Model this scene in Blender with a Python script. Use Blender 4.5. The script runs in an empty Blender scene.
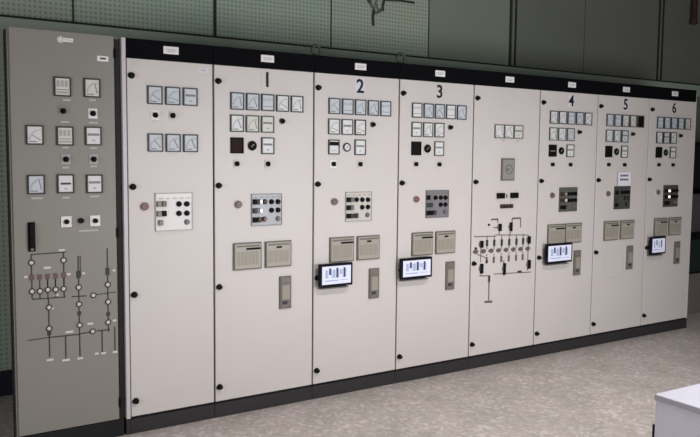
import bpy, bmesh, math, random
from mathutils import Vector, Matrix
random.seed(7)
C = bpy.context.scene.collection
PI = math.pi

# ------------------------------------------------------------------ materials
def lin(c):
    c = c / 255.0
    return c / 12.92 if c <= 0.04045 else ((c + 0.055) / 1.055) ** 2.4
def rgb(*c): return (lin(c[0]), lin(c[1]), lin(c[2]), 1)

MATS = {}
def mat(name, col, rough=0.5, metal=0.0, emit=0.0, vary=0.04, scale=9.0, spec=0.4):
    """painted / plastic surface: a base colour with a faint procedural mottling"""
    if name in MATS: return MATS[name]
    m = bpy.data.materials.new(name); m.use_nodes = True
    nt = m.node_tree; b = nt.nodes['Principled BSDF']
    c = rgb(*col)
    b.inputs['Roughness'].default_value = rough
    b.inputs['Metallic'].default_value = metal
    b.inputs['Specular IOR Level'].default_value = spec
    if vary > 0:
        tc = nt.nodes.new('ShaderNodeTexCoord'); nz = nt.nodes.new('ShaderNodeTexNoise')
        nz.inputs['Scale'].default_value = scale; nz.inputs['Detail'].default_value = 3
        mx = nt.nodes.new('ShaderNodeMix'); mx.data_type = 'RGBA'
        mx.inputs[6].default_value = tuple(v * (1 - vary) for v in c[:3]) + (1,)
        mx.inputs[7].default_value = tuple(min(1, v * (1 + vary)) for v in c[:3]) + (1,)
        nt.links.new(tc.outputs['Object'], nz.inputs['Vector'])
        nt.links.new(nz.outputs['Fac'], mx.inputs[0])
        nt.links.new(mx.outputs[2], b.inputs['Base Color'])
    else:
        b.inputs['Base Color'].default_value = c
    if emit > 0:
        b.inputs['Emission Color'].default_value = c
        b.inputs['Emission Strength'].default_value = emit
    MATS[name] = m
    return m

PAINT   = mat('light_grey_paint', (212, 205, 202), 0.45, scale=2.2, vary=0.035)
GREYP   = mat('taupe_grey_paint', (141, 137, 130), 0.45, scale=2.2, vary=0.04)
EDGE    = mat('pale_edge_paint', (206, 200, 204), 0.45)
GASKET  = mat('black_gasket', (26, 24, 26), 0.7)
HEADER  = mat('black_fascia', (11, 11, 15), 0.8, spec=0.08)
PLINTH  = mat('plinth_paint', (47, 45, 46), 0.6, vary=0.1)
BPLINTH = mat('black_plinth', (22, 20, 23), 0.7)
BLACK   = mat('black_plastic', (20, 18, 20), 0.6, spec=0.12)
LATCHM  = mat('black_latch', (22, 20, 22), 0.6, spec=0.12)
BEZEL   = mat('meter_bezel', (70, 74, 78), 0.5)
BEZELG  = mat('greenish_bezel', (86, 95, 88), 0.5)
BEZELB  = mat('dark_bezel', (58, 50, 50), 0.5)
FACEW   = mat('white_face', (222, 221, 221), 0.5)
FACEB   = mat('bluish_face', (200, 205, 211), 0.5)
FACEY   = mat('yellowish_face', (212, 211, 201), 0.5)
FACEK   = mat('black_face', (20, 16, 18), 0.6, spec=0.12)
FACEM   = mat('maroon_face', (42, 22, 26), 0.6, spec=0.12)
INK     = mat('dark_ink', (62, 62, 70), 0.6)
INKF    = mat('faint_ink', (132, 134, 138), 0.6)
NAVY    = mat('navy_numeral', (24, 24, 44), 0.6)
WHITE   = mat('white_plate', (236, 232, 230), 0.45)
STICK   = mat('number_sticker', (218, 215, 222), 0.5)
OFFW    = mat('offwhite_label', (208, 201, 196), 0.5)
RED     = mat('faded_red_plastic', (128, 92, 92), 0.45)
REDD    = mat('dull_mushroom_cap', (112, 96, 98), 0.45)
GREYB   = mat('grey_button', (110, 110, 114), 0.45)
GREENB  = mat('grey_green_lamp', (122, 120, 104), 0.4)
BROWNB  = mat('brown_button', (66, 48, 42), 0.45)
LIT     = mat('lit_white_lamp', (255, 250, 240), 0.3, emit=0.9, vary=0)
RELAYF  = mat('relay_frame', (112, 106, 98), 0.5)
RELAYW  = mat('relay_window', (170, 163, 152), 0.35, spec=0.4)
RELAYD  = mat('relay_module', (156, 149, 138), 0.45)
TABK    = mat('screen_housing', (20, 18, 26), 0.6, spec=0.12)
SCR     = mat('screen_lit', (206, 210, 230), 0.35, emit=0.30, vary=0)
SCRD    = mat('screen_bars', (66, 72, 96), 0.25, emit=0.25, vary=0)
SCRM    = mat('screen_bars_pale', (150, 160, 190), 0.25, emit=0.4, vary=0)
STEEL   = mat('dull_steel', (150, 150, 150), 0.35, metal=0.8)
PAPER   = mat('paper', (232, 230, 240), 0.7)
EYEM    = mat('dark_green_eyebolt', (62, 68, 64), 0.5)
MIMIC   = mat('mimic_line', (104, 94, 94), 0.55)
MIMICD  = mat('mimic_line_dark', (60, 56, 54), 0.55)
MIMICR  = mat('mimic_reddish', (112, 86, 84), 0.55)

# ------------------------------------------------------------------ mesh builder
class MB:
    def __init__(s): s.bm = bmesh.new(); s.mats = []
    def mi(s, m):
        if m not in s.mats: s.mats.append(m)
        return s.mats.index(m)
    def _fin(s, verts, m, bev=0.0, seg=2):
        fs = set(f for v in verts for f in v.link_faces)
        i = s.mi(m)
        for f in fs: f.material_index = i
        if bev > 0:
            es = list(set(e for v in verts for e in v.link_edges))
            r = bmesh.ops.bevel(s.bm, geom=es, offset=bev, segments=seg, affect='EDGES', profile=0.5)
            for f in r['faces']: f.material_index = i
    def box(s, x0, x1, y0, y1, z0, z1, m, bev=0.0, seg=2):
        r = bmesh.ops.create_cube(s.bm, size=1)
        for v in r['verts']:
            v.co = Vector(((x0+x1)/2 + v.co.x*(x1-x0), (y0+y1)/2 + v.co.y*(y1-y0), (z0+z1)/2 + v.co.z*(z1-z0)))
        s._fin(r['verts'], m, bev, seg); return s
    def cyl(s, c, r0, r1, depth, m, axis='y', n=20, bev=0.0):
        """tapered disc: r0 at the back, r1 at the front (-axis)"""
        r = bmesh.ops.create_cone(s.bm, cap_ends=True, segments=n, radius1=r0, radius2=r1, depth=depth)
        rot = {'y': Matrix.Rotation(PI/2, 3, 'X'), 'z': Matrix.Identity(3), 'x': Matrix.Rotation(PI/2, 3, 'Y')}[axis]
        for v in r['verts']: v.co = rot @ v.co + Vector(c)
        s._fin(r['verts'], m, bev); return s
    def seg(s, p, q, w, m, y0=-0.0025, y1=0.0):
        """flat strip from p to q in the x-z plane"""
        p = Vector((p[0], 0, p[1])); q = Vector((q[0], 0, q[1])); d = (q-p); L = d.length
        if L < 1e-6: return s
        a = math.atan2(d.z, d.x)
        r = bmesh.ops.create_cube(s.bm, size=1)
        for v in r['verts']:
            x = v.co.x*L; z = v.co.z*w
            v.co = Vector(((p.x+q.x)/2 + x*math.cos(a) - z*math.sin(a), (y0+y1)/2 + v.co.y*(y1-y0), (p.z+q.z)/2 + x*math.sin(a) + z*math.cos(a)))
        s._fin(r['verts'], m); return s
    def ring(s, c, R, r, m, axis='y', n=24, k=8):
        vs = []
        for i in range(n):
            a = 2*PI*i/n; row = []
            for j in range(k):
                b = 2*PI*j/k; rr = R + r*math.cos(b); h = r*math.sin(b)
                if axis == 'y': co = (rr*math.cos(a), h, rr*math.sin(a))
                else: co = (h, rr*math.cos(a), rr*math.sin(a))
                row.append(s.bm.verts.new(Vector(co)+Vector(c)))
            vs.append(row)
        i0 = s.mi(m)
        for i in range(n):
            for j in range(k):
                f = s.bm.faces.new((vs[i][j], vs[(i+1) % n][j], vs[(i+1) % n][(j+1) % k], vs[i][(j+1) % k])); f.material_index = i0; f.smooth = True
        return s
    def tube(s, pts, r, m, k=8):
        pts = [Vector(p) for p in pts]; rows = []
        for i, p in enumerate(pts):
            t = (pts[min(i+1, len(pts)-1)] - pts[max(i-1, 0)]).normalized()
            u = t.cross(Vector((0.3, 1, 0.17))).normalized(); w = t.cross(u)
            rows.append([s.bm.verts.new(p + u*r*math.cos(2*PI*j/k) + w*r*math.sin(2*PI*j/k)) for j in range(k)])
        i0 = s.mi(m)
        for a, b in zip(rows, rows[1:]):
            for j in range(k):
                f = s.bm.faces.new((a[j], a[(j+1) % k], b[(j+1) % k], b[j])); f.material_index = i0; f.smooth = True
        for row in (rows[0], rows[-1]):
            f = s.bm.faces.new(row); f.material_index = i0
        return s
    def mesh(s, name):
        me = bpy.data.meshes.new(name)
        bmesh.ops.recalc_face_normals(s.bm, faces=s.bm.faces)
        s.bm.to_mesh(me); s.bm.free()
        for m in s.mats: me.materials.append(m)
        return me

def add(name, me, parent=None, loc=(0, 0, 0), rot=(0, 0, 0), label=None):
    if isinstance(me, MB): me = me.mesh(name)
    o = bpy.data.objects.new(name, me); C.objects.link(o)
    o.parent = parent; o.location = loc; o.rotation_euler = rot
    if label: o['label'] = label
    return o
def tag(o, label, cat, group=None):
    o['label'] = label; o['category'] = cat
    if group: o['group'] = group
    return o
def thing(name, loc, label, cat, group=None, rot=(0, 0, 0)):
    o = bpy.data.objects.new(name, None); C.objects.link(o)
    o.empty_display_size = 0.1; o.location = loc; o.rotation_euler = rot
    return tag(o, label, cat, group)
def struct(name, mb):
    o = add(name, mb); o['kind'] = 'structure'; return o

CACHE = {}
def cached(key, fn):
    if key not in CACHE: CACHE[key] = fn().mesh(key if isinstance(key, str) else key[0])
    return CACHE[key]

# ------------------------------------------------------------------ instruments
def bezel_mesh(w, h, m):
    b = MB(); t = 0.0068; d = -0.012
    b.box(-w/2, -w/2+t, d, 0, -h/2, h/2, m, 0.0015).box(w/2-t, w/2, d, 0, -h/2, h/2, m, 0.0015)
    b.box(-w/2+t, w/2-t, d, 0, h/2-t, h/2, m, 0.0015).box(-w/2+t, w/2-t, d, 0, -h/2, -h/2+t, m, 0.0015)
    return b
def face_mesh(w, h, kind, m):
    b = MB(); t = 0.0068; w -= 2*t; h -= 2*t
    b.box(-w/2, w/2, -0.007, 0, -h/2, h/2, m)
    y0, y1 = -0.008, -0.0068
    if kind == 'arc':          # quarter-circle scale, pivot low right
        px, pz, R = w*0.36, -h*0.28, w*0.74
        prev = None
        for i in range(9):
            a = PI/2 + (PI/2)*i/8; p = (px+R*math.cos(a), pz+R*math.sin(a)); q = (px+R*0.84*math.cos(a), pz+R*0.84*math.sin(a))
            b.seg(p, q, 0.0016, INKF, y0, y1)
            if prev: b.seg(prev, p, 0.0012, INKF, y0, y1)
            prev = p
        b.box(-w*0.4, w*0.1, y0, y1, -h*0.42, -h*0.36, INKF)
    elif kind == 'bars':       # counter / recorder with figure windows
        for k in range(3): b.box(-w*0.4+k*w*0.28, -w*0.4+k*w*0.28+w*0.2, y0, y1, 0, h*0.38, m_pale)
        b.box(-w*0.42, w*0.42, y0, y1, -h*0.2, -h*0.15, INKF)
        b.box(-w*0.42, w*0.42, y0, y1, -h*0.4, -h*0.28, m_pale)
    elif kind == 'digital':
        b.box(-w*0.42, w*0.42, y0, y1, h*0.02, h*0.16, INKF)
        b.box(-w*0.1, w*0.1, y0, y1, -h*0.3, -h*0.24, INKF)
    elif kind == 'word':
        b.box(-w*0.36, w*0.36, y0, y1, -h*0.05, h*0.07, INK)
        b.box(-w*0.1, w*0.1, y0, y1, -h*0.34, -h*0.28, INKF)
    elif kind == 'topdark':
        b.box(-w*0.5, w*0.5, y0, y1, h*0.12, h*0.42, FACEK)
        b.box(-w*0.3, w*0.3, y0, y1, -h*0.3, -h*0.27, INKF)
    elif kind == 'slit':
        b.box(-w*0.42, w*0.42, y0, y1, -h*0.06, h*0.0, m_pale)
    elif kind == 'wide':
        b.box(-w*0.42, w*0.42, y0, y1, -h*0.28, -h*0.24, INKF)
        for k in range(7): b.box(-w*0.4+k*w*0.13, -w*0.4+k*w*0.13+0.0016, y0, y1, h*0.1, h*0.3, INKF)
    return b
m_pale = mat('pale_figure_window', (168, 170, 168), 0.4)
def needle_mesh(w, h, ang):
    b = MB(); px, pz, R = (w-0.017)*0.36, -(h-0.017)*0.28, (w-0.017)*0.66
    b.seg((px, pz), (px+R*math.cos(ang), pz+R*math.sin(ang)), 0.0022, mat('needle_grey', (96, 97, 102), 0.6), -0.0100, -0.0088)
    b.cyl((px, -0.009, pz), 0.0035, 0.003, 0.004, INKF, n=12)
    return b
NEED = [2.0, 2.3, 2.6, 2.8, 1.8]
def meter(parent, x, z, kind='arc', face=FACEW, bez=BEZEL, w=0.086, h=0.101, label=None):
    bo = add('meter', cached(('meter', w, h, bez.name), lambda: bezel_mesh(w, h, bez)), parent, (x, 0, z), label=label)
    add('meter_face', cached(('meter_face', w, h, kind, face.name), lambda: face_mesh(w, h, kind, face)), bo)
    if kind == 'arc':
        a = random.choice(NEED)
        add('needle', cached(('needle', w, h, a), lambda: needle_mesh(w, h, a)), bo)
    return bo
def round_gauge(parent, x, z, dark=True):
    def f():
        b = MB()
        b.ring((0, -0.008, 0), 0.024, 0.005, BLACK if dark else INK)
        b.cyl((0, -0.005, 0), 0.024, 0.023, 0.010, FACEK if dark else FACEW)
        return b
    o = add('round_gauge', cached(('round_gauge', dark), f), parent, (x, 0, z), label='round gauge with a black dial' if dark else 'round gauge with a pale dial in a dark ring')
    def n():
        b = MB(); m = m_pale if dark else INK
        return b.seg((-0.010, -0.008), (0.010, 0.010), 0.003, m, -0.0125, -0.0100)
    add('needle', cached(('needle_r', dark), n), o)
def rotary(parent, x, z, plate=None, s=1.0, label=None):
    """panel switch: square escutcheon, round boss and a grip"""
    def p():
        b = MB(); m = plate or OFFW; e = 0.024*s if plate else 0.021*s
        b.box(-e, e, -0.004, 0, -e*1.1, e*1.1, m, 0.0012)
        return b
    o = add('rotary_switch', cached(('rotary_switch', s, plate.name if plate else ''), p), parent, (x, 0, z), label=label)
    def k():
        b = MB()
        b.cyl((0, -0.010, 0), 0.0150*s, 0.0135*s, 0.014, BLACK, n=20, bev=0.001)
        b.box(-0.0045*s, 0.0045*s, -0.030, -0.014, -0.014*s, 0.014*s, BLACK, 0.0015)
        return b
    add('knob', cached(('knob', s), k), o)
def small_knob(parent, x, z, s=1.0):
    def k():
        b = MB()
        b.cyl((0, -0.003, 0), 0.019*s, 0.018*s, 0.006, GREYB, n=24)
        b.cyl((0, -0.015, 0), 0.0140*s, 0.0120*s, 0.022, BLACK, n=20, bev=0.0015)
        return b
    o = add('selector_switch', cached(('selector_switch', s), k), parent, (x, 0, z))
    add('grip', cached(('grip', s), lambda: MB().box(-0.003*s, 0.003*s, -0.031, -0.024, -0.013*s, 0.013*s, BLACK, 0.001)), o)
def emergency(parent, x, z, m=RED, label='faded red mushroom button'):
    o = add('stop_button', cached(('stop_button', m.name), lambda: MB().cyl((0, -0.004, 0), 0.026, 0.025, 0.008, OFFW, n=24).cyl((0, -0.008, 0), 0.012, 0.012, 0.006, GREYB, n=16)), parent, (x, 0, z), label=label)
    add('mushroom_cap', cached(('mushroom_cap', m.name), lambda: MB().cyl((0, -0.015, 0), 0.023, 0.020, 0.012, m, n=24, bev=0.003)), o)

def button(parent, x, z, m, square=False, r=0.0145, label=None, name='push_button'):
    def f():
        b = MB()
        if square: b.box(-r*0.95, r*0.95, -0.016, 0, -r*1.25, r*1.25, m, 0.002)
        else:
            b.cyl((0, -0.004, 0), r*1.12, r*1.05, 0.008, BLACK if m is not GREYB else GREYB, n=20)
            b.cyl((0, -0.010, 0), r*0.92, r*0.8, 0.012, m, n=20, bev=0.001)
        return b
    return add(name, cached((name, m.name, square, r), f), parent, (x, -0.006, z), label=label)

def control_panel(parent, col, btns, name, w=0.207, h=0.194, x=0.342, z=1.243):
    pm = mat('control_plate_' + name, col, 0.35)
    b = MB(); b.box(-w/2, w/2, -0.006, 0, -h/2, h/2, pm, 0.002)
    rim = mat('control_rim_' + name, tuple(int(c*0.82) for c in col), 0.45)
    t = 0.004
    for q in ((-w/2, -w/2+t, -h/2, h/2), (w/2-t, w/2, -h/2, h/2), (-w/2, w/2, h/2-t, h/2), (-w/2, w/2, -h/2, -h/2+t)):
        b.box(q[0], q[1], -0.010, -0.004, q[2], q[3], rim, 0.001)
    for k in range(5):          # engraved captions above the buttons
        b.box(-0.088+k*0.040, -0.088+k*0.040+0.024, -0.0068, -0.005, 0.074, 0.080, rim)
    o = add('control_panel', b, parent, (x, 0, z))
    for (bx, bz, m, sq) in btns:
        lab = 'lit white indicator' if m is LIT else None
        button(o, bx-x, bz-z, m, sq, r=0.008 if sq == 2 else 0.0125 if sq else 0.0145, label=lab, name='indicator_lamp' if (sq or m is LIT) else 'push_button')
    return o

RELAYT = mat('relay_module_window', (122, 116, 109), 0.4)
def relay(parent, x, z, w, h, kind):
    def f():
        b = MB(); t = 0.008
        b.box(-w/2, w/2, -0.014, 0, -h/2, h/2, RELAYF, 0.003)
        b.box(-w/2+t, w/2-t, -0.0165, -0.012, -h/2+t, h/2-t, RELAYW if kind != 'tall' else RELAYT, 0.001)
        iw, ih = w-2*t, h-2*t
        if kind == 'left':
            for k in range(6): b.box(-iw*0.42+k*iw*0.145, -iw*0.42+k*iw*0.145+iw*0.115, -0.0178, -0.016, -ih*0.36, ih*0.2, RELAYD)
            b.box(-iw*0.45, iw*0.45, -0.0178, -0.016, ih*0.38, ih*0.45, RELAYF)
        elif kind == 'right':
            for k in range(4): b.box(-iw*0.44+k*iw*0.225, -iw*0.44+k*iw*0.225+iw*0.18, -0.0178, -0.016, -ih*0.34, ih*0.16, RELAYD)
            b.box(-iw*0.45, iw*0.45, -0.0178, -0.016, ih*0.38, ih*0.45, RELAYF)
        elif kind == 'tall':
            b.box(-iw*0.44, iw*0.44, -0.0178, -0.016, ih*0.30, ih*0.34, RELAYF)
            b.box(-iw*0.40, iw*0.40, -0.0182, -0.016, -ih*0.24, ih*0.24, RELAYD)
            b.box(-iw*0.44, iw*0.44, -0.0178, -0.016, -ih*0.32, -ih*0.29, RELAYF)
        return b
    nm = 'relay_module' if kind == 'tall' else 'protection_relay'
    o = add(nm, cached((nm, w, h, kind), f), parent, (x, 0, z))
    def d():
        b = MB()
        if kind == 'left': b.box(-0.012, w*0.44, -0.021, -0.0165, h*0.235, h*0.305, BLACK, 0.001)
        elif kind == 'right': b.box(-w*0.09, w*0.10, -0.021, -0.0165, h*0.235, h*0.305, BLACK, 0.001)
        else: b.box(-w*0.30, w*0.10, -0.022, -0.0165, -h*0.36, -h*0.26, INK, 0.001)
        return b
    add('display' if kind != 'tall' else 'terminal_block', cached(('display', w, h, kind), d), o)
    if kind != 'tall':
        for u, v in ((w*.45, h*.43), (-w*.45, -h*.43)): add('cover_screw', cached('cover_screw', lambda: MB().cyl((0, -0.017, 0), 0.005, 0.004, 0.006, STEEL, n=12)), o, (u, 0, v))

def text_mesh(s, size):
    cu = bpy.data.curves.new('numeral', 'FONT'); cu.body = s; cu.size = size; cu.align_x = 'CENTER'; cu.align_y = 'CENTER'
    cu.extrude = 0.0010; cu.offset = 0.0022; cu.resolution_u = 6
    o = bpy.data.objects.new('numeral_source', cu); C.objects.link(o)
    dg = bpy.context.evaluated_depsgraph_get()
    me = bpy.data.meshes.new_from_object(o.evaluated_get(dg))
    bpy.data.objects.remove(o)
    me.materials.clear(); me.materials.append(NAVY)
    xs = [v.co.x for v in me.vertices]; ys = [v.co.y for v in me.vertices]
    cx, cy = (max(xs)+min(xs))/2, (max(ys)+min(ys))/2
    for v in me.vertices: v.co = Vector((v.co.x-cx, -v.co.z, v.co.y-cy))   # stand it up, facing -y
    return me

# ------------------------------------------------------------------ cabinet carcass
ZB, ZD, ZH, DEP = 0.092, 2.097, 2.200, 0.60
def latch_mesh():
    b = MB()
    b.cyl((0, -0.004, 0), 0.018, 0.017, 0.008, LATCHM, n=20)
    b.cyl((0, -0.015, 0), 0.0155, 0.0125, 0.016, LATCHM, n=20, bev=0.002)
    b.box(-0.020, 0.004, -0.012, 0, -0.009, 0.009, LATCHM, 0.002)
    return b
def cabinet(x0, x1, label, first=False, last=False, plate_x=0.347, eye=False):
    w = x1 - x0
    t = thing('switchgear_cabinet', (x0, 0, 0), label, 'electrical cabinet', 'light grey switchgear cabinets standing in the row')
    b = MB()
    b.box(0.001, w-0.001, 0.024, DEP, ZB, ZH-0.004, PAINT)
    b.box(0.001, w-0.001, 0.016, 0.026, ZB, ZD+0.01, GASKET)
    add('body', b, t)
    g = 0.0055
    d = add('door', MB().box(g, w-g, 0.0, 0.018, ZB+0.008, ZD-0.004, PAINT, 0.003), t)
    for z in (2.0, 1.394, 0.793, 0.188):
        add('latch', cached('latch', latch_mesh), d, (0.030, 0, z))
    hx0 = 0.0
    f = add('fascia', MB().box(0.0008, w-0.0008, -0.002, 0.06, ZD, ZH, HEADER, 0.002), t)
    p = add('name_plate', cached('name_plate', lambda: MB().box(-0.044, 0.044, -0.004, 0, -0.021, 0.021, WHITE, 0.001).box(-0.030, 0.030, -0.0046, -0.003, 0.002, 0.006, m_pale).box(-0.024, 0.024, -0.0046, -0.003, -0.009, -0.005, m_pale)), f, (plate_x, -0.002, 2.152))
    pb = MB().box(0.001, w-0.001, 0.004, DEP, 0.0, ZB-0.008, PLINTH, 0.002).box(0.001, w-0.001, 0.018, DEP, ZB-0.010, ZB, GASKET)
    add('plinth', pb, t)
    if first:
        add('side_panel', MB().box(-0.0225, -0.0005, -0.004, DEP, ZB, ZH, EDGE, 0.002).box(-0.0225, -0.0005, 0.004, DEP, 0, ZB-0.004, PLINTH), t, label='pale edge of the end panel')
    if last:
        add('side_panel', MB().box(w+0.0005, w+0.014, 0.002, DEP, ZB, ZH-0.01, PAINT, 0.002).box(w+0.0005, w+0.014, 0.004, DEP, 0, ZB-0.004, PLINTH), t)
    if eye:
        add('lifting_eye', MB().ring((0.043, 0.05, ZH+0.040), 0.030, 0.009, EYEM).cyl((0.043, 0.05, ZH+0.006), 0.014, 0.018, 0.024, EYEM, axis='z', n=16), t)
    return t

U = [0.023, 0.5316, 1.2072, 1.8755, 2.5478, 3.2308, 3.9048, 4.5812, 5.256]

def small_label(parent, x, z, w=0.034, h=0.012, m=OFFW):
    add('caption_plate', cached(('caption_plate', w, h, m.name), lambda: MB().box(-w/2, w/2, -0.002, 0, -h/2, h/2, m)), parent, (x, 0, z))

# ---- first, narrow, unnumbered
t = cabinet(U[0], U[1], 'narrow light grey unnumbered cabinet with six meters, beside the darker grey cabinet', first=True, plate_x=0.254)
for i, x in enumerate((0.159, 0.262, 0.365)):
    meter(t, x, 1.900, 'arc' if i < 2 else 'digital', FACEB); meter(t, x, 1.638, 'arc', FACEB)
rotary(t, 0.160, 1.790, WHITE, label='switch on a white plate'); rotary(t, 0.260, 1.791)
emergency(t, 0.093, 1.284)
small_label(t, 0.17, 1.756, 0.05, 0.010); small_label(t, 0.262, 1.575, 0.04, 0.008); small_label(t, 0.365, 1.575, 0.04, 0.008)
K = BLACK
control_panel(t, (222, 216, 216), [(0.174, 1.296, GREENB, 1), (0.203, 1.296, RELAYF, 1), (0.174, 1.241, GREENB, 1), (0.203, 1.241, K, 1), (0.182, 1.190, GREENB, 1),
    (0.291, 1.293, K, 0), (0.338, 1.292, K, 0), (0.291, 1.239, K, 0), (0.338, 1.239, K, 0), (0.338, 1.188, GREYB, 0)], 'white', 0.220, 0.215, 0.263, 1.249)
add('sticker', MB().box(-0.029, 0.029, -0.0012, 0, -0.013, 0.013, STICK, 0.0004).box(-0.015, 0.015, -0.0018, -0.001, -0.003, 0.003, m_pale), t, (0.446, 0, 2.056))
add('sticker', MB().box(-0.020, 0.020, -0.0012, 0, -0.014, 0.014, OFFW, 0.0004), t, (0.052, 0, 2.068))
small_label(t, 0.24, 1.125, 0.15, 0.008)

# ---- numbered cabinets
SPEC = {
 1: dict(i=1, col=(172, 174, 179), name='bluish', sq=(FACEM, 'plain', 'square maroon-black display unit'), gauge=True,
     faces=[FACEB, FACEB, FACEB, FACEW, FACEW], r2=[(FACEW, BEZEL), (FACEY, BEZELG), (FACEY, BEZELG)],
     btn=[(.259, 1.293, K, 1), (.281, 1.293, INK, 1), (.298, 1.293, LIT, 2), (.328, 1.292, BROWNB, 0), (.373, 1.291, K, 0), (.418, 1.290, K, 0), (.259, 1.239, INK, 1), (.281, 1.239, GREYB, 1), (.298, 1.239, LIT, 2), (.373, 1.239, K, 0), (.418, 1.239, K, 0),
          (.259, 1.184, K, 1), (.290, 1.184, BROWNB, 1), (.325, 1.186, RED, 0), (.418, 1.186, GREYB, 0)], stop=REDD),
 2: dict(i=2, col=(206, 201, 194), name='cream', sq=(FACEW, 'topdark', 'pale meter with a black upper half'), gauge=False,
     faces=[FACEB]*5, r2=[(FACEW, BEZELG), (FACEW, BEZELG), (FACEW, BEZELB)],
     btn=[(.255, 1.290, K, 1), (.285, 1.290, GREYB, 1), (.323, 1.289, K, 0), (.368, 1.288, K, 0), (.414, 1.287, K, 0), (.255, 1.238, K, 1), (.285, 1.238, GREYB, 1), (.368, 1.238, K, 0), (.414, 1.238, K, 0),
          (.255, 1.184, K, 1), (.285, 1.184, BROWNB, 1), (.320, 1.184, BROWNB, 1), (.410, 1.186, GREYB, 0)], stop=REDD),
 3: dict(i=3, col=(132, 130, 134), name='grey', sq=(FACEK, 'plain', 'square black display unit'), gauge=True,
     faces=[FACEW, FACEB, FACEB, FACEW, FACEB], r2=[(FACEW, BEZELG), (FACEW, BEZELG), (FACEW, BEZEL)],
     btn=[(.252, 1.290, K, 1), (.280, 1.290, GREENB, 1), (.322, 1.288, K, 0), (.370, 1.287, K, 0), (.413, 1.286, K, 0), (.252, 1.237, INK, 1), (.280, 1.237, INK, 1), (.370, 1.237, K, 0), (.413, 1.237, K, 0),
          (.252, 1.182, K, 1), (.280, 1.182, K, 1), (.314, 1.182, INK, 1), (.410, 1.186, GREYB, 0)], stop=RED),
 4: dict(i=5, col=(100, 98, 92), name='olive', sq=(FACEK, 'slit', 'square black display unit with a pale line'), gauge=True,
     faces=[FACEW, FACEW, FACEB, FACEB, FACEW], r2=[(FACEW, BEZELG), (FACEW, BEZELG), (FACEB, BEZELG)],
     btn=[(.262, 1.288, BROWNB, 1), (.300, 1.288, RELAYD, 0), (.345, 1.288, K, 0), (.385, 1.288, K, 0), (.422, 1.288, K, 0), (.262, 1.237, BROWNB, 1), (.304, 1.238, FACEY, 0), (.350, 1.236, K, 0), (.388, 1.236, K, 0), (.424, 1.236, K, 0),
          (.262, 1.182, K, 1), (.296, 1.182, K, 1), (.400, 1.186, GREYB, 0)], stop=REDD),
 5: dict(i=6, col=(78, 77, 73), name='charcoal', sq=(FACEK, 'plain', 'square black display unit'), gauge=True,
     faces=[FACEB, FACEB, FACEY, FACEY, FACEK], r2=[(FACEW, BEZELG), (FACEW, BEZELG), (FACEB, BEZEL)],
     btn=[(.262, 1.288, K, 1), (.290, 1.288, INK, 1), (.335, 1.288, K, 0), (.378, 1.288, K, 0), (.418, 1.288, K, 0), (.262, 1.237, INK, 1), (.378, 1.237, INK, 0), (.418, 1.237, INK, 0),
          (.262, 1.182, K, 1), (.290, 1.182, INK, 1), (.400, 1.186, INK, 0)], stop=REDD),
 6: dict(i=7, col=(84, 74, 74), name='brown', sq=(FACEK, 'plain', 'square black display unit'), gauge=True,
     faces=[FACEB, FACEB, FACEB, FACEB, FACEY], r2=[(FACEW, BEZELB), (FACEB, BEZELB), (FACEW, BEZELB)],
     btn=[(.268, 1.290, K, 1), (.308, 1.290, LIT, 0), (.355, 1.290, K, 0), (.392, 1.290, K, 0), (.428, 1.290, K, 0), (.268, 1.237, K, 1), (.308, 1.237, LIT, 0), (.360, 1.237, K, 0), (.395, 1.237, K, 0), (.428, 1.237, K, 0),
          (.268, 1.182, K, 1), (.300, 1.182, K, 1), (.405, 1.186, GREYB, 0)], stop=REDD),
}
CLAB = {
 1: 'light grey cabinet numbered 1, with a bluish control panel and no touchscreen',
 2: 'light grey cabinet numbered 2, with a touchscreen and a cream control panel',
 3: 'light grey cabinet numbered 3, with a touchscreen and a mid grey control panel',
 4: 'light grey cabinet numbered 4, right of the mimic diagram cabinet, with a touchscreen',
 5: 'light grey cabinet numbered 5, with a paper note above its charcoal control panel',
 6: 'light grey cabinet numbered 6, last in the row, at the far right end',
}
CAB = {}
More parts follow.
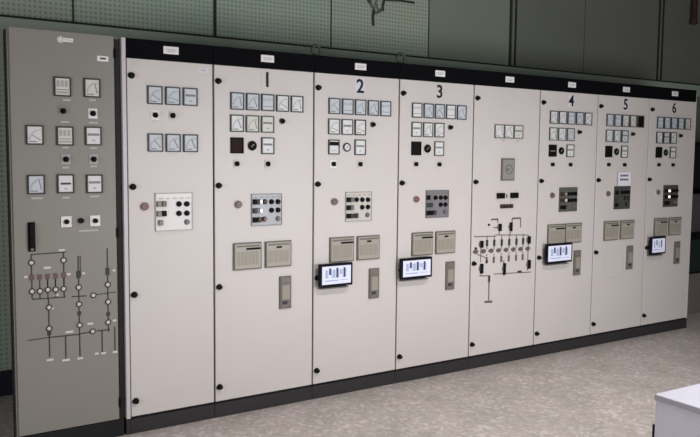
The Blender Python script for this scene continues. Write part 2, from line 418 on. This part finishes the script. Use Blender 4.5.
for n, s in SPEC.items():
    k = s['i']
    t = cabinet(U[k], U[k+1], CLAB[n], last=(n == 6), eye=(n in (2, 3)))
    CAB[n] = t
    st = add('number_sticker', MB().box(-0.038, 0.038, -0.0012, 0, -0.052, 0.052, STICK if n in (2, 4, 5) else PAINT, 0.0004), t, (0.347, 0, 2.028))
    add('numeral', text_mesh(str(n), 0.124), st, (0.0, -0.0026, 0), label='dark navy number %d' % n)
    for i, x in enumerate((0.148, 0.249, 0.349, 0.450, 0.551)):
        fk = s['faces'][i]
        meter(t, x, 1.890, 'plain' if fk is FACEK else ('wide' if (i + n) % 3 == 0 else 'arc'), fk, label='meter with a black face' if fk is FACEK else None)
    for i, x in enumerate((0.146, 0.247, 0.348)):
        meter(t, x, 1.760, 'digital' if (i + n) % 4 == 3 else 'arc', s['r2'][i][0], s['r2'][i][1])
    small_knob(t, 0.447, 1.782)
    fm, fk, fl = s['sq']
    meter(t, 0.146, 1.630, fk, fm, BEZEL if fm is FACEW else BLACK, 0.082, 0.094, label=fl)
    round_gauge(t, 0.245, 1.630, s['gauge'])
    meter(t, 0.349, 1.631, 'digital', FACEW, BEZELG if n in (3, 4) else BEZEL)
    rotary(t, 0.144, 1.522, WHITE if n == 2 else None); rotary(t, 0.350, 1.521)
    emergency(t, 0.152, 1.280, s['stop'], 'dull red mushroom button')
    control_panel(t, s['col'], s['btn'], s['name'])
    if n == 4:
        relay(t, 0.213, 0.970, 0.196, 0.160, 'left'); relay(t, 0.412, 0.970, 0.196, 0.160, 'right')
    else:
        relay(t, 0.212, 0.967, 0.186, 0.164, 'left'); relay(t, 0.421, 0.967, 0.181, 0.162, 'right')
    relay(t, 0.471, 0.723, 0.080, 0.204, 'tall')
    if n == 5:
        mk = mat('faint_mounting_mark', (203, 195, 192), .5); m_ = MB()
        for p, q in (((.155, .80), (.40, .80)), ((.155, .565), (.40, .565)), ((.155, .565), (.155, .80)), ((.40, .565), (.40, .80))): m_.seg(p, q, .006, mk, -.0006)
        add('mounting_mark', m_, t, label='faint outline left by a removed screen')

# ---- mimic-diagram cabinet between 3 and 4
t = cabinet(U[4], U[5], 'light grey cabinet without a number, bearing a mimic diagram, between cabinets 3 and 4')
for i, x in enumerate((0.252, 0.350, 0.449)): meter(t, x, 1.766, 'digital' if i == 2 else 'arc', FACEW if i < 2 else FACEY, mat('warm_bezel', (112, 104, 102), 0.5), 0.095, 0.101)
o = add('relay_plate', MB().box(-0.066, 0.066, -0.016, 0, -0.083, 0.083, RELAYF, 0.003).box(-0.056, 0.056, -0.019, -0.014, -0.073, 0.073, mat('relay_grey_window', (150, 148, 140), 0.3), 0.001), t, (0.346, 0, 1.484))
add('dial', MB().ring((0, -0.020, 0), 0.034, 0.003, RELAYF).cyl((-0.01, -0.021, 0.0), 0.012, 0.010, 0.008, GREYB), o)
for x in (0.257, 0.297, 0.398, 0.439): button(t, x, 1.288, K, True, 0.0165, name='indicator_lamp')
add('key_slot', MB().box(-0.005, 0.005, -0.006, 0, -0.015, 0.015, GREYB, 0.001), t, (0.347, 0, 1.285))
for x in (0.291, 0.324, 0.357, 0.390): button(t, x, 1.208, BROWNB, True, 0.0120, name='indicator_lamp')
b = MB(); W = 0.0065
for p, q, w_ in (((.026, .992), (.244, .985), W), ((.244, .994), (.557, .979), W), ((.557, .979), (.592, .975), W), ((.090, .697), (.198, .689), W), ((.236, .699), (.632, .685), W),
                 ((.188, .690), (.189, .504), .009), ((.147, .496), (.226, .490), .016), ((.177, .666), (.199, .666), .05),
                 ((.195, 1.112), (.262, 1.112), .012), ((.412, 1.112), (.502, 1.112), .012), ((.502, 1.112), (.502, 1.040), .008), ((.412, 1.112), (.412, 1.085), .008), ((.262, 1.118), (.262, 1.085), .007),
                 ((.280, 1.02), (.280, .994), .006), ((.394, 1.012), (.394, .987), .006), ((.22, 1.050), (.30, 1.050), .007),
                 ((.592, .975), (.592, .700), .007), ((.098, .905), (.098, .80), .006), ((.336, .80), (.336, .68), .006)): b.seg(p, q, w_, MIMIC)
for x, z in ((.158, .938), (.231, .936), (.308, .934), (.386, .933), (.463, .932), (.534, .933)):
    b.seg((x, z+.055), (x, z-.048), .006, MIMIC); b.box(x-.010, x+.010, -.005, 0, z-.024, z+.024, MIMICD)
    b.seg((x, .855), (x, .84), .006, MIMIC); b.box(x-.009, x+.009, -.004, 0, .785, .832, MIMIC)
for i in range(8):
    x = .046 + i*.0773; z = .880 - i*.0012
    b.box(x-.024, x+.024, -.004, 0, z-.010, z+.010, MIMIC); b.box(x-.011, x+.011, -.006, 0, z-.016, z+.016, MIMIC)
b.seg((.06, .86), (.16, .826), .006, MIMIC); b.box(.485, .525, -.005, 0, .690, .706, MIMICD)
dg_ = add('mimic_diagram', b, t)
def mimic_switch(x, z, w, h):
    add('mimic_switch', cached(('mimic_switch', w, h), lambda: MB().cyl((0, -.004, 0), w*.5, w*.48, .008, GREYB, n=20).box(-w*.28, w*.28, -.018, -.004, -h*.46, h*.46, K, .003)), dg_, (x, 0, z))
for q in ((.280, 1.050, .046, .060), (.394, 1.050, .040, .074), (.098, .933, .048, .056), (.592, .939, .046, .062), (.103, .751, .046, .080), (.336, .732, .037, .098), (.599, .749, .048, .074)): mimic_switch(*q)
for x, z in ((.171, 1.074), (.158, .800), (.046, .905)): add('mimic_lamp', cached('mimic_lamp', lambda: MB().cyl((0, -.005, 0), .009, .007, .010, K, n=14)), dg_, (x, 0, z))
small_label(t, .30, 1.700, .03, .008, m_pale); small_label(t, .45, 1.700, .03, .008, m_pale)

# ------------------------------------------------------------------ the darker grey cabinet at the left
X0, X1 = -0.562, -0.040
t = thing('switchgear_cabinet', (X0, 0, 0), 'darker taupe grey cabinet at the left end, with line diagram and tall black handle', 'electrical cabinet')
w = X1 - X0
add('body', MB().box(-0.008, w+0.026, 0.026, 0.060, 0.097, 2.196, GREYP).box(-0.009, w+0.028, 0.012, 0.027, 0.097, 2.194, GREYP).box(w+0.003, w+0.029, 0.011, 0.026, 0.097, 2.190, GASKET).box(-0.016, -0.009, 0.012, 0.060, 0.097, 2.190, GASKET), t)
d = add('door', MB().box(0, w, 0, 0.018, 0.101, 2.203, GREYP, 0.003), t)
for z in (2.11, 1.145, 0.195): add('hinge', cached('hinge', lambda: MB().box(-.007, .007, -.006, .016, -.024, .024, K, .002).cyl((0, -.004, 0), .006, .006, .052, K, axis='z', n=12)), d, (w+0.004, 0, z))
add('plinth', MB().box(-0.016, w+0.028, 0.006, 0.060, 0, 0.094, BPLINTH, 0.002), t)
def gx(x): return x - X0
GM = [(-.310, 1.918, 'bars', FACEY), (-.159, 1.920, 'arc', FACEY), (-.451, 1.666, 'arc', FACEW), (-.302, 1.664, 'bars', FACEY), (-.157, 1.667, 'digital', FACEW), (-.450, 1.413, 'arc', FACEB), (-.304, 1.415, 'word', FACEW), (-.155, 1.413, 'digital', FACEW)]
for x, z, k, fc in GM: meter(t, gx(x), z, k, fc, BEZELB, 0.085, 0.099)
rotary(t, gx(-.309), 1.793, GREYP); rotary(t, gx(-.157), 1.786, WHITE, label='switch on a white plate'); rotary(t, gx(-.300), 1.543, m_pale); rotary(t, gx(-.157), 1.544, m_pale)
for x, z in ((-.304, 1.215), (-.155, 1.215)):
    o = add('push_button', cached('white_square_button', lambda: MB().box(-.027, .027, -.006, 0, -.029, .029, WHITE, .002)), t, (gx(x), 0, z), label='black button on a white square plate')
    add('button_cap', cached('white_square_cap', lambda: MB().cyl((0, -.013, 0), .0135, .0120, .014, K, n=20, bev=.001)), o)
add('push_button', MB().cyl((0, -.008, 0), .0150, .0135, .016, K, n=20, bev=.001), t, (gx(-.229), 0, 1.218))
for x, z, w_ in ((-.29, 1.851, .04), (-.157, 1.857, .035), (-.30, 1.737, .04), (-.155, 1.738, .046), (-.30, 1.604, .03), (-.157, 1.604, .035), (-.30, 1.500, .034), (-.157, 1.506, .036), (-.447, 1.342, .056), (-.302, 1.342, .04), (-.155, 1.346, .05), (-.19, 1.163, .10)): small_label(t, gx(x), z, w_, .009, mat('label_pale_grey', (186, 182, 176), .5))
h = add('handle', MB().box(-.018, .018, -.008, 0, -.076, .076, K, .003), t, (gx(-.478), 0, 1.144))
add('lever', MB().box(-.011, .011, -.026, -.008, -.060, .068, BLACK, .004), h); add('lock_cylinder', MB().cyl((0, -.011, -.062), .009, .008, .008, STEEL, n=16), h)
add('name_plate', MB().box(-.026, .040, -.0025, 0, -.010, .010, WHITE, .0006).cyl((-.024, -.0016, .0), .017, .017, .003, WHITE, n=24).ring((-.024, -.003, 0), .0115, .0018, m_pale, n=20, k=6).box(-.002, .034, -.0032, -.002, -.002, .001, m_pale), t, (gx(-.291), 0, 2.160))
add('name_plate', MB().box(-.030, .030, -.003, 0, -.014, .014, WHITE, .0008).box(-.014, .016, -.0038, -.002, -.004, .005, INK), t, (gx(-.100), 0, 2.078))
b = MB()
def L(p, q, w_=.0055, m=MIMICD): b.seg((gx(p[0]), p[1]), (gx(q[0]), q[1]), w_, m)
L((-.484, 1.052), (-.310, 1.054)); L((-.482, 1.052), (-.482, .820)); L((-.322, 1.052), (-.322, .815))
for x in (-.443, -.404, -.365): L((x, .940), (x, .818), .0045)
L((-.482, .818), (-.315, .815)); L((-.402, .815), (-.402, .503)); L((-.247, 1.030), (-.247, .486)); L((-.093, 1.062), (-.093, .603), .0055)
L((-.285, .814), (-.206, .811)); L((-.16, .813), (-.05, .818), .004)
L((-.508, .604), (-.402, .608), .004); L((-.402, .608), (-.246, .606)); L((-.246, .608), (-.180, .612)); L((-.155, .614), (-.085, .612))
L((-.320, .606), (-.320, .482)); L((-.128, .612), (-.128, .494)); L((-.059, .625), (-.059, .494)); L((-.236, 1.03), (-.236, .92), .004)
for x in (-.482, -.443, -.404, -.365, -.322): b.box(gx(x)-.011, gx(x)+.011, -.004, 0, .918, .946, MIMICR)
for x in (-.322, -.404, -.365): L((x, .93), (x, .88), .005, MIMICR)
for x, z in ((-.247, .930), (-.093, .935)): b.box(gx(x)-.010, gx(x)+.010, -.004, 0, z-.020, z+.020, MIMICD)
for x, z in ((-.402, .630), (-.246, .720), (-.093, .70)): b.box(gx(x)-.009, gx(x)+.009, -.004, 0, z-.010, z+.010, MIMICD)
dg2 = add('line_diagram', b, t)
def symbol(x, z, r=.013): add('diagram_symbol', cached(('diagram_symbol', r), lambda: MB().ring((0, -.004, 0), r, .003, MIMICD, n=20, k=6).cyl((0, -.002, 0), r, r, .004, OFFW, n=20)), dg2, (gx(x), 0, z))
for x, z in ((-.482, 1.010), (-.322, 1.012), (-.482, .860), (-.443, .858), (-.404, .862), (-.365, .860), (-.325, .860), (-.400, .768), (-.402, .656), (-.247, .861), (-.247, .770), (-.246, .656), (-.093, .863), (-.093, .768), (-.094, .655), (-.171, .811), (-.178, .614)): symbol(x, z)
for x, z, w_ in ((-.405, .978, .034), (-.510, .938, .018), (-.298, .936, .020), (-.220, .934, .016), (-.058, .938, .014), (-.330, 1.066, .03), (-.402, .487, .034), (-.320, .475, .040), (-.246, .474, .030), (-.158, .488, .020), (-.122, .486, .026), (-.059, .484, .026), (-.30, .625, .04), (-.19, .657, .03), (-.36, .83, .02), (-.06, .66, .02), (-.385, .760, .014)):
    add('diagram_label', cached(('diagram_label', w_), lambda: MB().box(-w_/2, w_/2, -.0025, 0, -.0055, .0055, mat('label_white_strip', (214, 210, 206), .5))), dg2, (gx(x), 0, z))

# ------------------------------------------------------------------ touchscreens and the note
def touchscreen(x0, x1, z0, z1, label, rz=0.0, bars=6):
    w, h = x1-x0, z1-z0
    t = thing('touchscreen', ((x0+x1)/2, -0.045, (z0+z1)/2), label, 'screen', 'touchscreens fixed to the cabinet doors', rot=(0, 0, rz))
    t0 = .016
    add('housing', MB().box(-w/2, w/2, -.012, .012, -h/2, h/2, TABK, .004), t)
    b = MB(); sw, sh = w/2-t0, h/2-t0
    b.box(-sw, sw, -.0135, -.011, -sh, sh, SCR)
    y0, y1 = -.0142, -.0130
    xs = [-.78 + 1.5*i/bars for i in range(bars)]
    for i, u in enumerate(xs):
        m = SCRD if i % 2 or i == 3 else SCRM
        b.box(sw*u, sw*u+sw*.14, y0, y1, sh*(-.30+.35*(i % 3 == 1)), sh*(.62+.16*(i % 2)), m)
        b.box(sw*u+sw*.16, sw*u+sw*.2, y0, y1, -sh*.3, sh*.6, SCRM)
    b.box(-sw*.8, sw*.1, y0, y1, -sh*.66, -sh*.54, SCRM).box(sw*.25, sw*.8, y0, y1, -sh*.62, -sh*.56, SCRM)
    add('display', b, t)
    add('wall_bracket', MB().box(-w*.18, w*.10, .012, .0435, -h*.46, -h*.20, TABK, .002).box(-w*.42, w*.40, -.002, .044, -h/2-.016, -h/2-.008, GREYB, .001), t)
    return t
touchscreen(1.224, 1.474, .738, .886, 'black framed touchscreen on the door of cabinet 2')
touchscreen(1.868, 2.140, .737, .880, 'black framed touchscreen on the door of cabinet 3')
touchscreen(3.290, 3.585, .746, .901, 'black framed touchscreen on the door of cabinet 4')
touchscreen(4.602, 4.812, .736, .891, 'smallest black framed touchscreen, on the door of cabinet 6', bars=4)
b = MB().box(-.085, .085, -.0105, -.0095, -.058, .058, PAPER)
for z, w_ in ((.030, .10), (-.004, .11)):
    for k in range(5): b.box(-w_/2+k*w_/5, -w_/2+k*w_/5+w_/6.5, -.0112, -.0104, z-.008, z+.008, INK)
b.box(-.07, -.05, -.0098, 0.0, .045, .055, PAPER).box(.05, .07, -.0098, 0.0, .045, .055, PAPER)
tag(add('paper_note', b, None, (U[6]+.354, -.0015, 1.400)), 'white paper note stuck to the door of cabinet 5 above its dark control panel', 'note')

# ------------------------------------------------------------------ console desk (front right) and console at the far end
t = thing('console_desk', (1.085, -2.578, 0), 'grey desk with a white top in the near right corner of the floor', 'desk', rot=(0, 0, math.radians(-2)))
DG = mat('desk_grey', (202, 201, 213), .5); DW = mat('desk_white_top', (160, 159, 167), .5)
add('desk_top', MB().box(-.004, 1.60, -.90, .004, .728, .750, DW, .003), t, label='white desk top')
add('side_panel', MB().box(0, .022, -.88, 0, .0, .728, DG, .002), t); add('side_panel', MB().box(1.57, 1.592, -.88, 0, .0, .728, DG, .002), t)
add('back_panel', MB().box(.022, 1.57, -.022, -.002, .08, .728, DG, .001), t)
add('edge_strip', MB().box(-.004, .004, .001, .006, .0, .640, BLACK, .001), t, label='black strip down the rear corner')
t = thing('control_console', (5.62, .32, 0), 'dark console with green body at the far right, behind the end of the row', 'console')
GRN = mat('dark_green_paint', (30, 47, 41), .5); PUR = mat('purplish_grey_panel', (92, 84, 90), .5); BRN = mat('grey_base_paint', (120, 113, 108), .6)
add('base', MB().box(0, 1.0, .03, .60, 0, .42, BRN, .004).box(-.006, .03, .0, .03, 0, .20, mat('blue_corner', (44, 52, 84), .5), .002), t)
add('body', MB().box(0, 1.0, .01, .62, .44, .77, GRN, .004).box(0.01, .99, .02, .60, .42, .44, K), t, label='dark green body')
add('worktop', MB().box(-.01, 1.02, -.02, .62, .77, .83, K, .006), t)
add('instrument_panel', MB().box(0, 1.0, .10, .55, .83, 1.22, PUR, .004), t)
add('screen', MB().box(0.0, 1.0, .16, .24, 1.22, 1.75, K, .006).box(.04, .96, .155, .165, 1.28, 1.71, mat('dark_glass', (28, 26, 34), .2), .001).box(.1, .9, .16, .5, 1.22, 1.26, K), t)

# ------------------------------------------------------------------ room
YW = 1.13
def wall_mat():
    m = bpy.data.materials.new('perforated_panel'); m.use_nodes = True; nt = m.node_tree; N = nt.nodes; Lk = nt.links
    b = N['Principled BSDF']; b.inputs['Roughness'].default_value = .75; b.inputs['Specular IOR Level'].default_value = .2
    tc = N.new('ShaderNodeTexCoord'); sp = N.new('ShaderNodeSeparateXYZ'); Lk.new(tc.outputs['Object'], sp.inputs[0])
    def mth(op, a, c=None):
        n = N.new('ShaderNodeMath'); n.operation = op
        for i, v in enumerate((a, c)):
            if v is None: continue
            if hasattr(v, 'is_output'): Lk.new(v, n.inputs[i])
            else: n.inputs[i].default_value = v
        return n.outputs[0]
    P = .032
    fx = mth('SUBTRACT', mth('FRACT', mth('DIVIDE', sp.outputs[0], P)), .5); fz = mth('SUBTRACT', mth('FRACT', mth('DIVIDE', sp.outputs[2], P)), .5)
    d2 = mth('ADD', mth('MULTIPLY', fx, fx), mth('MULTIPLY', fz, fz))
    hole = mth('LESS_THAN', d2, .09)
    nz = N.new('ShaderNodeTexNoise'); nz.inputs['Scale'].default_value = 1.3; nz.inputs['Detail'].default_value = 3; Lk.new(tc.outputs['Object'], nz.inputs['Vector'])
    rp = N.new('ShaderNodeValToRGB'); Lk.new(nz.outputs['Fac'], rp.inputs[0])
    rp.color_ramp.elements[0].position = .35; rp.color_ramp.elements[0].color = rgb(168, 186, 172)
    rp.color_ramp.elements[1].position = .65; rp.color_ramp.elements[1].color = rgb(183, 189, 171)
    mx = N.new('ShaderNodeMix'); mx.data_type = 'RGBA'; Lk.new(hole, mx.inputs[0]); Lk.new(rp.outputs[0], mx.inputs[6]); mx.inputs[7].default_value = rgb(145, 159, 146)
    Lk.new(mx.outputs[2], b.inputs['Base Color']); return m
PERF = wall_mat()
WGREEN = mat('wall_green_grey', (176, 187, 174), .75, spec=.2, vary=.06, scale=1.4)
WOLIVE_DIM = mat('plain_olive_dimmed_panel', (146, 151, 137), .75, spec=.2, vary=.10, scale=1.2)  # unperforated panels; the wall's dimming to the right is painted into their tone
WGREY_DIM = mat('plain_grey_dimmed_panel', (127, 130, 121), .75, spec=.2, vary=.10, scale=1.2)  # one step darker still, for the same fall-off of light
WDARK = mat('wall_joint', (44, 47, 43), .8)
JX = [-2.0, -1.0, 0.03, 1.03, 2.03, 3.03, 4.03, 5.05, 6.28, 7.3, 8.3, 9.3, 10.3]
b = MB(); b.box(-4, 11, YW+.03, YW+.15, 0, 5.2, WDARK)
xs = [-4] + JX + [11]
for a, c in zip(xs, xs[1:]): b.box(a+.007, c-.007, YW, YW+.03, .0, 5.2, PERF if c < 3.1 else WOLIVE_DIM if c < 4.1 else WGREY_DIM)
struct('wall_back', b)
struct('trim_1', MB().box(-4, 11, YW-.014, YW-.001, 2.30, 2.425, WGREEN, .002))
struct('trim_2', MB().box(-4, 11, YW-.022, YW-.001, 2.425, 2.437, WDARK, .002))
n = 3
for x in JX:
    if x in (1.03, 4.03, 6.28):
        struct('trim_%d' % n, MB().box(x-.008-.025, x+.008-.025, YW-.012, YW-.001, 2.438, 5.2, WDARK, .001).box(x-.008+.045, x+.008+.045, YW-.012, YW-.001, 2.438, 5.2, WDARK, .001) if x > 3 else MB().box(x-.010, x+.010, YW-.012, YW-.001, 2.438, 5.2, WDARK, .001)); n += 1
struct('baseboard_back', MB().box(-4, 11, YW-.02, YW-.001, .001, .165, mat('dark_skirting', (34, 34, 46), .6), .003))

def floor_mat():
    m = bpy.data.materials.new('terrazzo'); m.use_nodes = True; nt = m.node_tree; N = nt.nodes; Lk = nt.links
    b = N['Principled BSDF']; b.inputs['Roughness'].default_value = .42; b.inputs['Specular IOR Level'].default_value = .35
    tc = N.new('ShaderNodeTexCoord')
    v = N.new('ShaderNodeTexVoronoi'); v.inputs['Scale'].default_value = 40; Lk.new(tc.outputs['Object'], v.inputs['Vector'])
    sep = N.new('ShaderNodeSeparateColor'); Lk.new(v.outputs['Color'], sep.inputs[0])
    rp = N.new('ShaderNodeValToRGB'); Lk.new(sep.outputs[0], rp.inputs[0]); e = rp.color_ramp.elements
    e[0].position = 0; e[0].color = rgb(183, 171, 167); e[1].position = 1; e[1].color = rgb(217, 210, 209)
    for p, c in ((.3, (188, 178, 174)), (.55, (195, 186, 183)), (.75, (198, 191, 184)), (.88, (210, 202, 201))): x = e.new(p); x.color = rgb(*c)
    nz = N.new('ShaderNodeTexNoise'); nz.inputs['Scale'].default_value = 3.2; nz.inputs['Detail'].default_value = 6; Lk.new(tc.outputs['Object'], nz.inputs['Vector'])
    r2 = N.new('ShaderNodeValToRGB'); Lk.new(nz.outputs['Fac'], r2.inputs[0])
    r2.color_ramp.elements[0].position = .35; r2.color_ramp.elements[0].color = (.84, .85, .80, 1); r2.color_ramp.elements[1].position = .65; r2.color_ramp.elements[1].color = (1, .97, .96, 1)
    mx = N.new('ShaderNodeMix'); mx.data_type = 'RGBA'; mx.blend_type = 'MULTIPLY'; mx.inputs[0].default_value = 1
    Lk.new(rp.outputs[0], mx.inputs[6]); Lk.new(r2.outputs[0], mx.inputs[7]); Lk.new(mx.outputs[2], b.inputs['Base Color']); return m
struct('floor', MB().box(-4, 11, -8, YW+.15, -.1, 0, floor_mat()))

# wall things near the top of the picture
WIRE = mat('cable_grey', (120, 122, 112), .6); WIRED = mat('cable_dark', (66, 68, 58), .6)
def onwall(u, v): return (u, YW-.02, v)
b = MB()
for k, (p, m) in enumerate((([(2.36, 3.4), (2.35, 2.95), (2.38, 2.85), (2.44, 2.80)], WIRED), ([(2.42, 3.4), (2.40, 2.95), (2.41, 2.82), (2.46, 2.75), (2.52, 2.79)], WIRE), ([(2.47, 3.4), (2.49, 2.92), (2.46, 2.83), (2.50, 2.76)], WIRE),
        ([(2.54, 3.4), (2.56, 2.92), (2.53, 2.83), (2.53, 2.78)], WIRED), ([(2.56, 2.875), (2.70, 2.885), (2.86, 2.885)], WIRED), ([(2.44, 2.80), (2.43, 2.72), (2.435, 2.65)], WIRED))):
    b.tube([(u, YW-.008-.006*(k % 2), v) for u, v in p], .009, m)
tag(add('cable_bundle', b), 'loose hanging cables on the green wall above cabinets 2 and 3', 'cables')
t = thing('pipe', (6.82, YW-.05, 3.12), 'dark reddish vertical pipe on the wall at the top right corner', 'pipe')
PR = mat('dark_red_pipe', (70, 48, 52), .5)
add('tube', MB().tube([(0, 0, 0), (0, 0, 1.0), (0, 0, 2.0)], .035, PR, 14), t); add('end_cap', MB().cyl((0, 0, 0), .042, .042, .05, PR, axis='z'), t)

# ------------------------------------------------------------------ light
def area(name, loc, sx, sy, power, col=(1, .98, .975), rot=(0, 0, 0)):
    l = bpy.data.lights.new(name, 'AREA'); l.shape = 'RECTANGLE'; l.size = sx; l.size_y = sy; l.energy = power; l.color = col
    o = bpy.data.objects.new(name, l); C.objects.link(o); o.location = loc; o.rotation_euler = rot; return o
LAMP, FRONT_FILL, SKY, SIDE_FILL = 62.0, 102.0, 0.03, 54.0
for x in (0.9, 2.6):
    area('ceiling_lamp', (x, -3.3, 3.9), 1.6, .5, LAMP).data.spread = 2.2
area('front_fill_light', (2.15, -4.0, 1.15), 1.6, 1.2, FRONT_FILL, (.97, .98, 1), (PI/2, 0, 0))  # added fill that brightens the door fronts, no window stands here
area('side_fill_light', (-3.3, -2.6, 1.4), 1.4, 2.0, SIDE_FILL, (.97, .98, 1), (0, -PI/2, 0))  # added fill from the left for desk side, grey cabinet and wall
wd = bpy.data.worlds.new('World'); bpy.context.scene.world = wd; wd.use_nodes = True
bg = wd.node_tree.nodes['Background']; bg.inputs[0].default_value = (.95, .96, 1, 1); bg.inputs[1].default_value = SKY

# ------------------------------------------------------------------ camera
cam = bpy.data.cameras.new('camera'); co = bpy.data.objects.new('camera', cam); C.objects.link(co)
yaw, pitch, roll = -0.5817202, -0.0812446, -0.0094204
cy, sy, cp, sp_, cr, sr = math.cos(yaw), math.sin(yaw), math.cos(pitch), math.sin(pitch), math.cos(roll), math.sin(roll)
R = Matrix(((cy, -sy, 0), (sy, cy, 0), (0, 0, 1))) @ Matrix(((1, 0, 0), (0, cp, -sp_), (0, sp_, cp))) @ Matrix(((cr, 0, sr), (0, 1, 0), (-sr, 0, cr)))
right, fwd, up = R.col[0], R.col[1], R.col[2]
M = Matrix.Identity(4)
for i in range(3): M[i][0], M[i][1], M[i][2] = right[i], up[i], -fwd[i]
M.translation = Vector((-1.27577, -4.19865, 1.57523))
co.matrix_world = M
cam.sensor_width = 36; cam.lens = 770.07 / 700 * 36; cam.clip_start = .05
sc = bpy.context.scene
sc.camera = co
sc.view_settings.view_transform = 'Standard'; sc.view_settings.look = 'None'; sc.view_settings.gamma = 1; sc.view_settings.use_curve_mapping = False
sc.view_settings.exposure = 0.0
